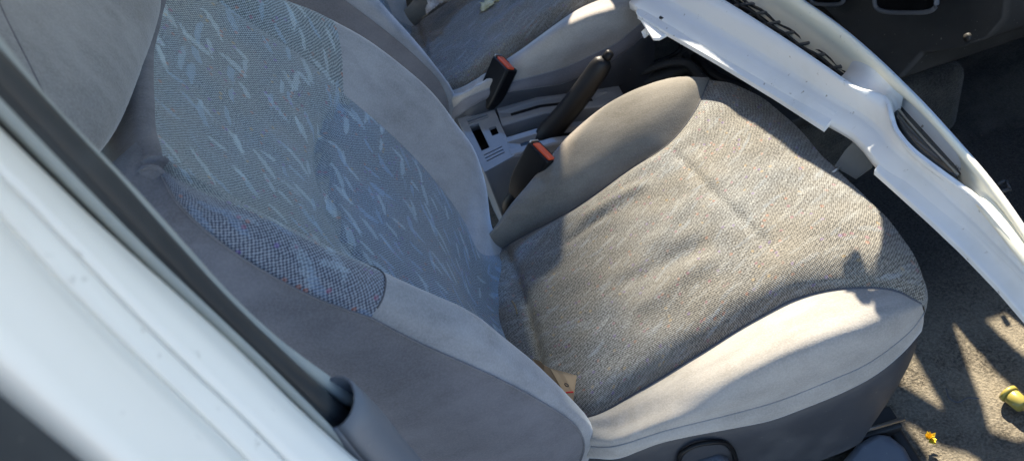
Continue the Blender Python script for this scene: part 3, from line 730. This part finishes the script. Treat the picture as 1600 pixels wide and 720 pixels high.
# bridge between the grille opening and the lamp opening
b0 = [(1308, 124, .130), (1317, 131, .148), (1328, 138, .163), (1346, 145, .1672), (1366, 150, .1672), (1384, 158, .166), (1394, 170, .152), (1400, 182, .132)]
b1 = [(1340, 64, .183), (1347, 70, .185), (1357, 79, .187), (1368, 89, .188), (1382, 102, .188), (1396, 116, .187), (1406, 127, .184), (1414, 138, .178)]
br0 = arcspline([Z(*q) for q in b0], 30); br1 = arcspline([Z(*q) for q in b1], 30)
grid('bridge', loft([br0, br0*.75+br1*.25+V(0, 0, -.010), br0*.4+br1*.6+V(0, 0, -.018), br0*.1+br1*.9+V(0, 0, -.006), br1+V(0, 0, -.001)], 30, 18, arc=False), M['bumper'], bum)
# grille mesh: bars over a dark backing
gm0 = arcspline([Z(1050, -60, .120), Z(1115, -12, .122), Z(1180, 36, .124), Z(1243, 78, .125), Z(1295, 112, .126), Z(1335, 138, .126)], 40)
gm1 = arcspline([Z(1095, -60, .120), Z(1160, -10, .122), Z(1218, 26, .124), Z(1280, 68, .125), Z(1325, 108, .126), Z(1345, 130, .126)], 40)
gr = grid('grille', loft([gm0, gm1], 40, 4, arc=False), M['black_plastic'], bum, solid=.002)
for q in (.15, .5, .85):
    tube('grille_bar', [a_*(1-q)+b_*q+V(0, 0, .008+.002*math.sin(i_)) for i_, (a_, b_) in enumerate(zip(gm0, gm1))], .0024, M['dark_plastic'], gr, 6)
for i_ in range(2, 38, 3):
    j_ = min(39, i_+2)
    tube('grille_rib', [gm0[i_]+V(0, 0, .004), (gm0[i_]+gm1[j_])/2+V(0, 0, .010), gm1[j_]+V(0, 0, .004)], .0026, M['bracket'], gr, 6)
# fog lamp lens in its opening
fl0 = arcspline([Z(1390, 166, .140), Z(1400, 196, .138), Z(1424, 226, .136), Z(1458, 256, .134), Z(1494, 282, .132)], 24)
fl1 = arcspline([Z(1394, 152, .132), Z(1430, 170, .130), Z(1462, 198, .129), Z(1488, 238, .128), Z(1500, 280, .128)], 24)
lam = grid('fog_lamp', loft([fl0, fl0*.5+fl1*.5+V(0, 0, .008), fl1], 24, 8, arc=False), M['lens'], bum, solid=.002)
tube('lamp_rim', fl1+V(0, 0, .002), .0018, M['black_plastic'], lam, 8)
tube('lamp_rim', fl0*.7+fl1*.3+V(0, 0, .008), .0016, M['metal'], lam, 8)
# bracket below the notch
bq = [Z(1340, 214, .108), Z(1366, 240, .108), Z(1362, 262, .085), Z(1337, 280, .072), Z(1303, 260, .078), Z(1320, 235, .095)]
bm = bmesh.new(); prism(bm, bq, V(.003, .003, -.004)); bmesh.ops.recalc_face_normals(bm, faces=bm.faces)
br = bm_obj('bracket', bm, M['bracket'], bum, True, .001)
tube('pin', [Z(1312, 262, .078), Z(1300, 270, .076)], .0018, M['metal'], br, 8)
# broken mounting lug at the end, with its hole
lug = [Z(993, 18, .112), Z(1004, 4, .113), Z(1050, 30, .112), Z(1045, 52, .108), Z(1030, 60, .105), Z(1020, 60, .104), Z(1012, 48, .105)]
bm = bmesh.new(); prism(bm, lug, V(0, 0, -.006)); bmesh.ops.recalc_face_normals(bm, faces=bm.faces); lg = bm_obj('end_lug', bm, M['bumper'], bum, True, .002)
c = Z(1037, 27, .1165); t_ = np.linspace(0, 2*math.pi, 20)
tube('lug_hole', [c+V(.0055*math.cos(a_), .004*math.sin(a_), 0) for a_ in t_[:3]], .001, M['black_plastic'], lg, 6)
bm = bmesh.new(); prism(bm, [c+V(.008*math.cos(a_), .0055*math.sin(a_), 0) for a_ in t_[:-1]], V(0, 0, .0015)); bmesh.ops.recalc_face_normals(bm, faces=bm.faces); bm_obj('lug_hole', bm, M['black_plastic'], lg, False)
bm = bmesh.new(); prism(bm, [Z(1008, 44, .103), Z(1016, 52, .09), Z(1006, 60, .085), Z(1002, 50, .09)], V(.003, .002, -.002)); bmesh.ops.recalc_face_normals(bm, faces=bm.faces); bm_obj('lug_tab', bm, M['bumper'], lg, False)
# clip on the lower lip
for a_, b_, c_, d_ in ((1558, 288, 1572, 282), (1560, 300, 1578, 296), (1572, 282, 1578, 297)):
    tube('lip_clip', [Z(a_, b_, .14), Z(c_, d_, .14)], .002, M['dark_plastic'], bum, 6)
adopt(bum)

# ------------------------------------------------------------------ floor, dash, footwell
def nsheet(name, x0, x1, y0, y1, z, mat, amp, seed, nx=60, ny=60, fn=None):
    xs_, ys_ = np.meshgrid(np.linspace(x0, x1, nx), np.linspace(y0, y1, ny), indexing='ij')
    G = np.stack([xs_, ys_, np.full_like(xs_, z)], -1)
    G[..., 2] += wrinkle(G, amp, 14, seed)
    if fn: G[..., 2] += fn(xs_, ys_)
    return grid(name, G, mat)
FZ = -.27
fl = nsheet('floor', -.6, 1.5, -.50, 1.15, FZ, M['carpet'], .006, 21, 90, 70, lambda x, y: np.clip((x-1.05)/.4, 0, 1)**1.5*.35)
fl['kind'] = 'structure'
mat_ = empty('floor_mat', (.75, -.2, FZ), 'dusty beige floor mat in the near footwell, striped by sunlight', 'floor mat')
o = nsheet('mat_sheet', .46, 1.06, -.46, .24, FZ+.012, M['carpet_dusty'], .005, 23, 60, 60, lambda x, y: np.clip((-.30-y)/.1, 0, 1)**2*.05)
o.parent = mat_; adopt(mat_)
gd = nsheet('ground', -25, 25, -25, 25, -.62, M['ground'], 0, 1, 4, 4); gd['kind'] = 'structure'

dash = empty('dashboard', (1.0, .4, -.27), 'dark plastic lower dashboard with two pockets, beyond the bumper', 'dashboard')
def dz(px, py, x): return X(px, py, x)
d0 = [Z(1262, -30, .02), Z(1300, 30, .0), Z(1345, 75, -.04), Z(1378, 118, -.09), Z(1400, 118, -.13)]
bm = bmesh.new()
face = [X(1255, -60, .80), X(1275, 0, .80), X(1330, 65, .80), X(1375, 120, .79), X(1400, 128, .80), X(1440, 85, .84), X(1500, 76, .87), X(1545, 62, .90), X(1572, 30, .92), X(1580, -60, .92)]
prism(bm, face, V(.25, 0, .0)); bmesh.ops.recalc_face_normals(bm, faces=bm.faces)
dp = bm_obj('lower_panel', bm, M['dash_plastic'], dash, True, .008, 3)
for cx, cy, w, h in ((1297, -8, 20, 14), (1392, 2, 38, 26)):
    pts = []
    for t in np.linspace(0, 2*math.pi, 28)[:-1]:
        ct, st = math.cos(t), math.sin(t)
        pts.append((cx+w*np.sign(ct)*abs(ct)**.5, cy+h*np.sign(st)*abs(st)**.5+.35*w*np.sign(ct)*abs(ct)**.5*.3))
    f0 = [X(a, b, .797+.0*(a-1300)) for a, b in pts]
    f0 = [p+V((p[1]-.55)*-.15-.012, 0, 0) for p in f0]
    tube('pocket_rim', f0+[f0[0]], .004, M['grey_plastic'], dash, 8)
    bm = bmesh.new(); prism(bm, [p+V(.002, 0, 0) for p in f0], V(.004, 0, 0)); bm_obj('pocket', bm, M['black_plastic'], dash, False)
sc_ = X(1515, 58, .865)
tube('screw', [sc_, sc_+V(-.006, 0, 0)], .007, M['dash_plastic'], dash, 12, (1, 1), (0, 0, 1))
adopt(dash)
bm = bmesh.new(); box(bm, (1.42, .35, .1), (.05, 1.7, .9))
fw = bm_obj('firewall', bm, M['carpet'], None, False); tag(fw, 'dark carpeted bulkhead at the front end of the footwell', 'bulkhead')

# rail cover at the front foot of the near seat
rc = empty('seat_rail', (.45, -.25, FZ), 'seat rail end with blue grey plastic cover by the sunlit floor', 'seat rail')
bm = bmesh.new()
prism(bm, [Z(1300, 735, -.22), Z(1338, 690, -.225), Z(1368, 672, -.225), Z(1392, 676, -.225), Z(1415, 695, -.23), Z(1440, 740, -.235)], V(0, 0, -.05))
bmesh.ops.recalc_face_normals(bm, faces=bm.faces); bm_obj('rail_cover', bm, M['grey_plastic'], rc, True, .012, 4)
bm = bmesh.new()
box(bm, (.40, -.235, -.245), (.25, .035, .03)); bm_obj('rail_channel', bm, M['dark_plastic'], rc, True, .003)
tube('rail_lip', [V(.30, -.245, -.225), V(.53, -.245, -.225)], .003, M['metal'], rc, 8)
bm = bmesh.new()
prism(bm, [Z(1370, 655, -.262), Z(1390, 650, -.262), Z(1415, 690, -.262), Z(1450, 745, -.262), Z(1425, 745, -.262)], V(0, 0, .018))
bmesh.ops.recalc_face_normals(bm, faces=bm.faces); bm_obj('rail_foot', bm, M['dark_plastic'], rc, True, .006, 3)
adopt(rc)

# ------------------------------------------------------------------ small loose things
def leaf(name, c, size, ang, mat, label, lobes, curl, tilt=(0, 0)):
    n_ = 26; out = []; r = np.random.default_rng(int(c[0]*1000))
    t = np.linspace(0, 1, n_)
    w = np.sin(t*math.pi)**.8*(1-.35*t)*(1+.25*np.sin(t*lobes*2*math.pi)+.08*r.normal(size=n_))*.33
    G = np.zeros((5, n_, 3))
    for i, q in enumerate((-1, -.5, 0, .5, 1)):
        x = (t-.5); y = q*w; z = curl*(abs(q)**1.5*w)+.18*curl*np.sin(t*4)+.02*r.normal(size=n_)*abs(q)
        G[i] = np.stack([x, y, z], 1)*size
    ca, sa = math.cos(ang), math.sin(ang)
    Rm = np.array([[ca, -sa, 0], [sa, ca, 0], [0, 0, 1]])
    G = G @ Rm.T + np.array(c)
    o = empty(name, c, label, 'leaf', 'fallen leaves on the far seat')
    grid('blade', G, mat, o, solid=.0006)
    tail = [G[2, 0], G[2, 0]-Rm @ V(.10, .01, -.03)*size, G[2, 0]-Rm @ V(.2, .04, -.02)*size]
    tube('stalk', arcspline(tail, 8), .0009, M['twig'], o, 6)
    adopt(o); return o
leaf('fallen_leaf', Z(686, 11, .064), .072, .55, M['leaf_dry'], 'curled grey brown dry leaf on the far seat, nearest the backrest', 3, .5)
leaf('fallen_leaf', Z(768, 5, .064), .068, .75, M['leaf_yel'], 'flat yellow green leaf in the middle of the far seat cushion', 4, .22)

pp = empty('paper_scrap', Z(880, 590, 0), 'torn brown paper scrap tucked between cushion and backrest', 'paper')
pc = [Z(832, 560, .022), Z(845, 564, .030), Z(850, 570, .031), Z(860, 575, .031), Z(878, 580, .030), Z(901, 586, .026), Z(897, 614, .018), Z(894, 636, .010), Z(850, 606, .012)]
bm = bmesh.new(); prism(bm, pc, V(0, 0, -.0008)); bmesh.ops.recalc_face_normals(bm, faces=bm.faces); bm_obj('sheet', bm, M['paper'], pp, False)
c = Z(886, 603, .0235); ex = (Z(894, 606, .0225)-Z(886, 603, .0235)); ex /= np.linalg.norm(ex); ey = V(0, 0, 1)-ex*ex[2]; ey /= np.linalg.norm(ey)
tube('letter', [c+V(0, 0, .003)+(ex*math.cos(a_)*.0026+ey*math.sin(a_)*.0034) for a_ in np.linspace(0, 2*math.pi, 16)], .0006, M['ink'], pp, 5)
tube('stripe', [Z(884, 613, .0195), Z(896, 612, .0185)], .0011, M['redink'], pp, 5)
adopt(pp)
tw = tube('twig', arcspline([Z(800, 470, .0), Z(805, 478, .004), Z(808, 490, .002)], 10), .0012, M['twig'], None, 6)
tag(tw, 'short pale twig caught in the rear seam of the near cushion', 'twig')

fz = FZ+.02
fw_ = empty('yellow_flower', Z(1452, 686, fz), 'small crumpled yellow flower head on the floor mat', 'flower')
c = Z(1452, 685, fz+.004); r = np.random.default_rng(9)
bm = bmesh.new()
for k in range(26):
    a_ = r.random()*6.28; e_ = r.random()*1.2; L_ = .006+.006*r.random()
    d = V(math.cos(a_)*math.cos(e_), math.sin(a_)*math.cos(e_), math.sin(e_)); s_ = np.cross(d, V(0, 0, 1)); s_ /= np.linalg.norm(s_)+1e-6
    pts = [c, c+d*L_*.6+s_*.003, c+d*L_+V(0, 0, .002), c+d*L_*.6-s_*.003]
    prism(bm, pts, V(0, 0, .0004))
bmesh.ops.recalc_face_normals(bm, faces=bm.faces)
bm_obj('petals', bm, M['petal'], fw_, False); adopt(fw_)
yc = empty('bottle_cap', Z(1582, 622, fz), 'faded yellow plastic cap lying on the floor mat', 'cap')
c0 = Z(1573, 612, fz+.008); c1_ = Z(1594, 630, fz+.010)
tube('rim', [c0+(c1_-c0)*t for t in (0, .05, .25, .3)], [.010, .0135, .0135, .012], M['cap'], yc, 20)
tube('body', [c0+(c1_-c0)*t for t in (.28, .4, 1.2, 1.3)], [.010, .0115, .0108, .008], M['cap'], yc, 20)
adopt(yc)
tw2 = tube('floor_thread', arcspline([Z(1478, 606, fz), Z(1484, 622, fz), Z(1496, 628, fz), Z(1512, 621, fz), Z(1530, 622, fz)], 20), .0010, M['thread'], None, 6)
tag(tw2, 'thin dark thread lying on the floor mat', 'thread')

SX, SY, SEL = .30, .95, 40
SD = V(SX/math.hypot(SX, SY)*math.cos(math.radians(SEL)), SY/math.hypot(SX, SY)*math.cos(math.radians(SEL)), math.sin(math.radians(SEL)))
# added board, out of view, cut to shape the floor sun strips and cushion shadow
def up_to(p, z): return p+SD*((z-p[2])/SD[2])
TZ = .42
FQ_ = FZ+.012
gaps = [[(1424, 552), (1400, 598), (1478, 639)], [(1490, 506), (1508, 500), (1524, 528), (1540, 562), (1575, 600), (1620, 640), (1640, 690), (1592, 694), (1546, 671), (1534, 627), (1511, 568)],
        [(1538, 494), (1575, 482), (1615, 500), (1640, 590), (1600, 557)], [(1408, 655), (1430, 662), (1468, 688), (1507, 697), (1532, 713), (1530, 760), (1470, 760), (1447, 702)]]
gaps = [np.array([up_to(Z(a, b, FQ_), TZ)[:2] for a, b in g]) for g in gaps]
def on_surface(Gs, a, b):
    q = Gs.reshape(-1, 3); d = q-CAM; k_ = FPX/(d @ _F)
    e = (800+k_*(d @ _R)-a)**2+(360-k_*(d @ _U)-b)**2
    o_ = np.argsort(e)[:4]; w_ = 1/(e[o_]+1); return (q[o_]*w_[:, None]).sum(0)/w_.sum()
zb = on_surface(S_CUSH, 1352, 425)[2]
edge = [up_to(on_surface(S_CUSH, a, b), TZ)[:2] for a, b in ((1122, 134), (1150, 150), (1190, 180), (1245, 218), (1300, 262), (1345, 290), (1384, 325))]
edge = [e_-np.array([.022*w_, 0]) for e_, w_ in zip(edge, (1, 1, 1, 1, .9, .4, 0))]
edge += [up_to(Z(a, b, zb), TZ)[:2] for a, b in ((1382, 380), (1380, 410), (1372, 424), (1358, 430), (1351, 424), (1346, 414), (1336, 412), (1331, 418), (1318, 421), (1318, 425), (1331, 428), (1335, 440), (1343, 452), (1356, 452))]
edge += [up_to(on_surface(S_BOL, a, b), TZ)[:2] for a, b in ((1366, 465), (1368, 485), (1376, 505))]
edge.append(np.array([.63, .10]))
edge = np.array(edge)
board = np.concatenate([edge, [(1.40, edge[-1][1]), (1.40, 1.28), (.50, 1.28), (.50, .86), (.54, .70)]])
gaps.append(np.array([up_to(Z(a, b, .168), TZ)[:2] for a, b in ((1312, 136), (1340, 130), (1366, 134), (1364, 146), (1345, 150), (1322, 146))]))  # opening cut in the added board to drop a sun patch on the bumper
def inside(P_, poly):
    x, y = P_[..., 0], P_[..., 1]; r_ = np.zeros(x.shape, bool); j_ = len(poly)-1
    for i_ in range(len(poly)):
        (xi, yi), (xj, yj) = poly[i_], poly[j_]
        c_ = ((yi > y) != (yj > y)) & (x < (xj-xi)*(y-yi)/(yj-yi+1e-12)+xi); r_ ^= c_; j_ = i_
    return r_
lo, hi = board.min(0), board.max(0); st = .002
gx, gy = np.arange(lo[0], hi[0], st), np.arange(lo[1], hi[1], st)
cc = np.stack(np.meshgrid(gx+st/2, gy+st/2, indexing='ij'), -1)
ok = inside(cc, board)
for g in gaps: ok &= ~inside(cc, g)
idm = {}; vv = []; ff = []
def vid(a, b):
    if (a, b) not in idm: idm[a, b] = len(vv); vv.append((gx[0]+a*st, gy[0]+b*st, TZ))
    return idm[a, b]
for a, b in zip(*np.nonzero(ok)): ff.append([vid(a, b), vid(a+1, b), vid(a+1, b+1), vid(a, b+1)])
top = mesh_obj('shadow_board', vv, ff, M['dash_plastic'], dash, False); m = top.modifiers.new('t', 'SOLIDIFY'); m.thickness = .006; m.offset = 0
top.location = -dash.location
# ------------------------------------------------------------------ body shell round the cabin
HX = .425
shell = empty('vehicle_shell', (.2, .35, -.6), 'white car body round the seats: roof, far door and sill', 'car body')
bm = bmesh.new(); prism(bm, [V(HX, -.46, .97), V(HX, 1.14, .97), V(-1.4, 1.10, .99), V(-1.4, -.40, .99)], V(0, 0, .03)); bm_obj('roof', bm, M['white'], shell, False, .006)
bm = bmesh.new(); box(bm, (.3, 1.18, .02), (2.6, .07, .68)); bm_obj('far_door', bm, M['dash_plastic'], shell, False, .02)
bm = bmesh.new(); box(bm, (-.10, 1.15, .65), (.14, .06, .62)); bm_obj('far_pillar', bm, M['dash_plastic'], shell, False, .01)
bm = bmesh.new(); prism(bm, [V(.74, -.50, -.35), V(1.4, -.52, -.35), V(1.4, -.52, .42), V(.90, -.51, .42)], V(0, -.06, 0)); bm_obj('kick_panel', bm, M['dash_plastic'], shell, False)
bm = bmesh.new(); prism(bm, [V(.98, -.60, -.35), V(1.20, -1.55, -.35), V(1.20, -1.55, .40), V(.98, -.60, .42)], V(.10, .02, 0)); bm_obj('open_door', bm, M['dash_plastic'], shell, False)
bm = bmesh.new(); box(bm, (.4, -.58, -.38), (2.4, .14, .22)); bm_obj('sill', bm, M['white'], shell, False, .02)
ws0 = np.array([V(HX-.01, y, .975) for y in np.linspace(-.46, 1.175, 12)]); ws1 = np.array([V(1.22, y, .44) for y in np.linspace(-.52, 1.18, 12)])
n = NT('added tint windscreen'); n.t.nodes.remove(n.b)
tr = n.n('ShaderNodeBsdfTransparent'); gl = n.n('ShaderNodeBsdfGlossy'); gl.inputs['Roughness'].default_value = .02; mx = n.n('ShaderNodeMixShader')
uvx = n.sep(n.uv())[0]
tint = n.step(uvx, .0, .30)  # tint strip added to soften the roof's shade on the cushion
n.l(n.mix(tint, (.06, .075, .085), (.90, .93, .92)), tr.inputs[0]); mx.inputs[0].default_value = .05
n.l(tr.outputs[0], mx.inputs[1]); n.l(gl.outputs[0], mx.inputs[2]); n.l(mx.outputs[0], n.out.inputs[0])
wsg = loft([ws0, ws0*.5+ws1*.5+V(.02, 0, .03), ws1], 12, 16, arc=False)
grid('windscreen', wsg, n.m, shell)
n = NT('shading pane glass'); n.t.nodes.remove(n.b)
tr = n.n('ShaderNodeBsdfTransparent'); gl = n.n('ShaderNodeBsdfGlossy'); gl.inputs['Roughness'].default_value = .02; mx = n.n('ShaderNodeMixShader')
tr.inputs[0].default_value = (.10, .18, .32, 1); mx.inputs[0].default_value = .05
n.l(tr.outputs[0], mx.inputs[1]); n.l(gl.outputs[0], mx.inputs[2]); n.l(mx.outputs[0], n.out.inputs[0])
bm = bmesh.new(); box(bm, (.185, 1.165, .675), (.64, .004, .66)); bm_obj('shading_pane', bm, n.m, shell, False)  # unseen pane added to shade the far seat and turn its light blue
adopt(shell)

# ------------------------------------------------------------------ light
w = bpy.data.worlds.new('World'); scene.world = w; w.use_nodes = True
nt = w.node_tree; bg = nt.nodes['Background']; sky = nt.nodes.new('ShaderNodeTexSky'); sky.sky_type = 'NISHITA'; sky.sun_disc = False
sky.air_density = 1.0; sky.dust_density = .2; sky.ozone_density = 3.0
sky.sun_elevation = math.radians(SEL); sky.sun_rotation = math.atan2(SX, SY)
nt.links.new(sky.outputs[0], bg.inputs[0]); bg.inputs[1].default_value = .108
sl = bpy.data.lights.new('sun', 'SUN'); sl.energy = 5.0; sl.angle = math.radians(.6); sl.color = (1, .88, .71)
so = bpy.data.objects.new('sun', sl); COL.objects.link(so)
h_ = math.hypot(SX, SY); ce = math.cos(math.radians(SEL))
sd = Vector((SX/h_*ce, SY/h_*ce, math.sin(math.radians(SEL))))
so.rotation_euler = sd.to_track_quat('Z', 'Y').to_euler(); so.location = (3, 6, 8)

cd = bpy.data.cameras.new('camera'); co = bpy.data.objects.new('camera', cd); COL.objects.link(co)
co.matrix_world = Matrix(((_R[0], _U[0], -_F[0], CAM[0]), (_R[1], _U[1], -_F[1], CAM[1]), (_R[2], _U[2], -_F[2], CAM[2]), (0, 0, 0, 1)))
cd.sensor_width = 36; cd.lens = FPX/1600*36; cd.clip_start = .02; cd.clip_end = 500
cd.dof.use_dof = True; cd.dof.focus_distance = .95; cd.dof.aperture_fstop = 7.5
scene.camera = co
vs_ = scene.view_settings
vs_.view_transform = 'Standard'; vs_.look = 'None'; vs_.gamma = 1; vs_.exposure = 1.92
scene.render.film_transparent = False
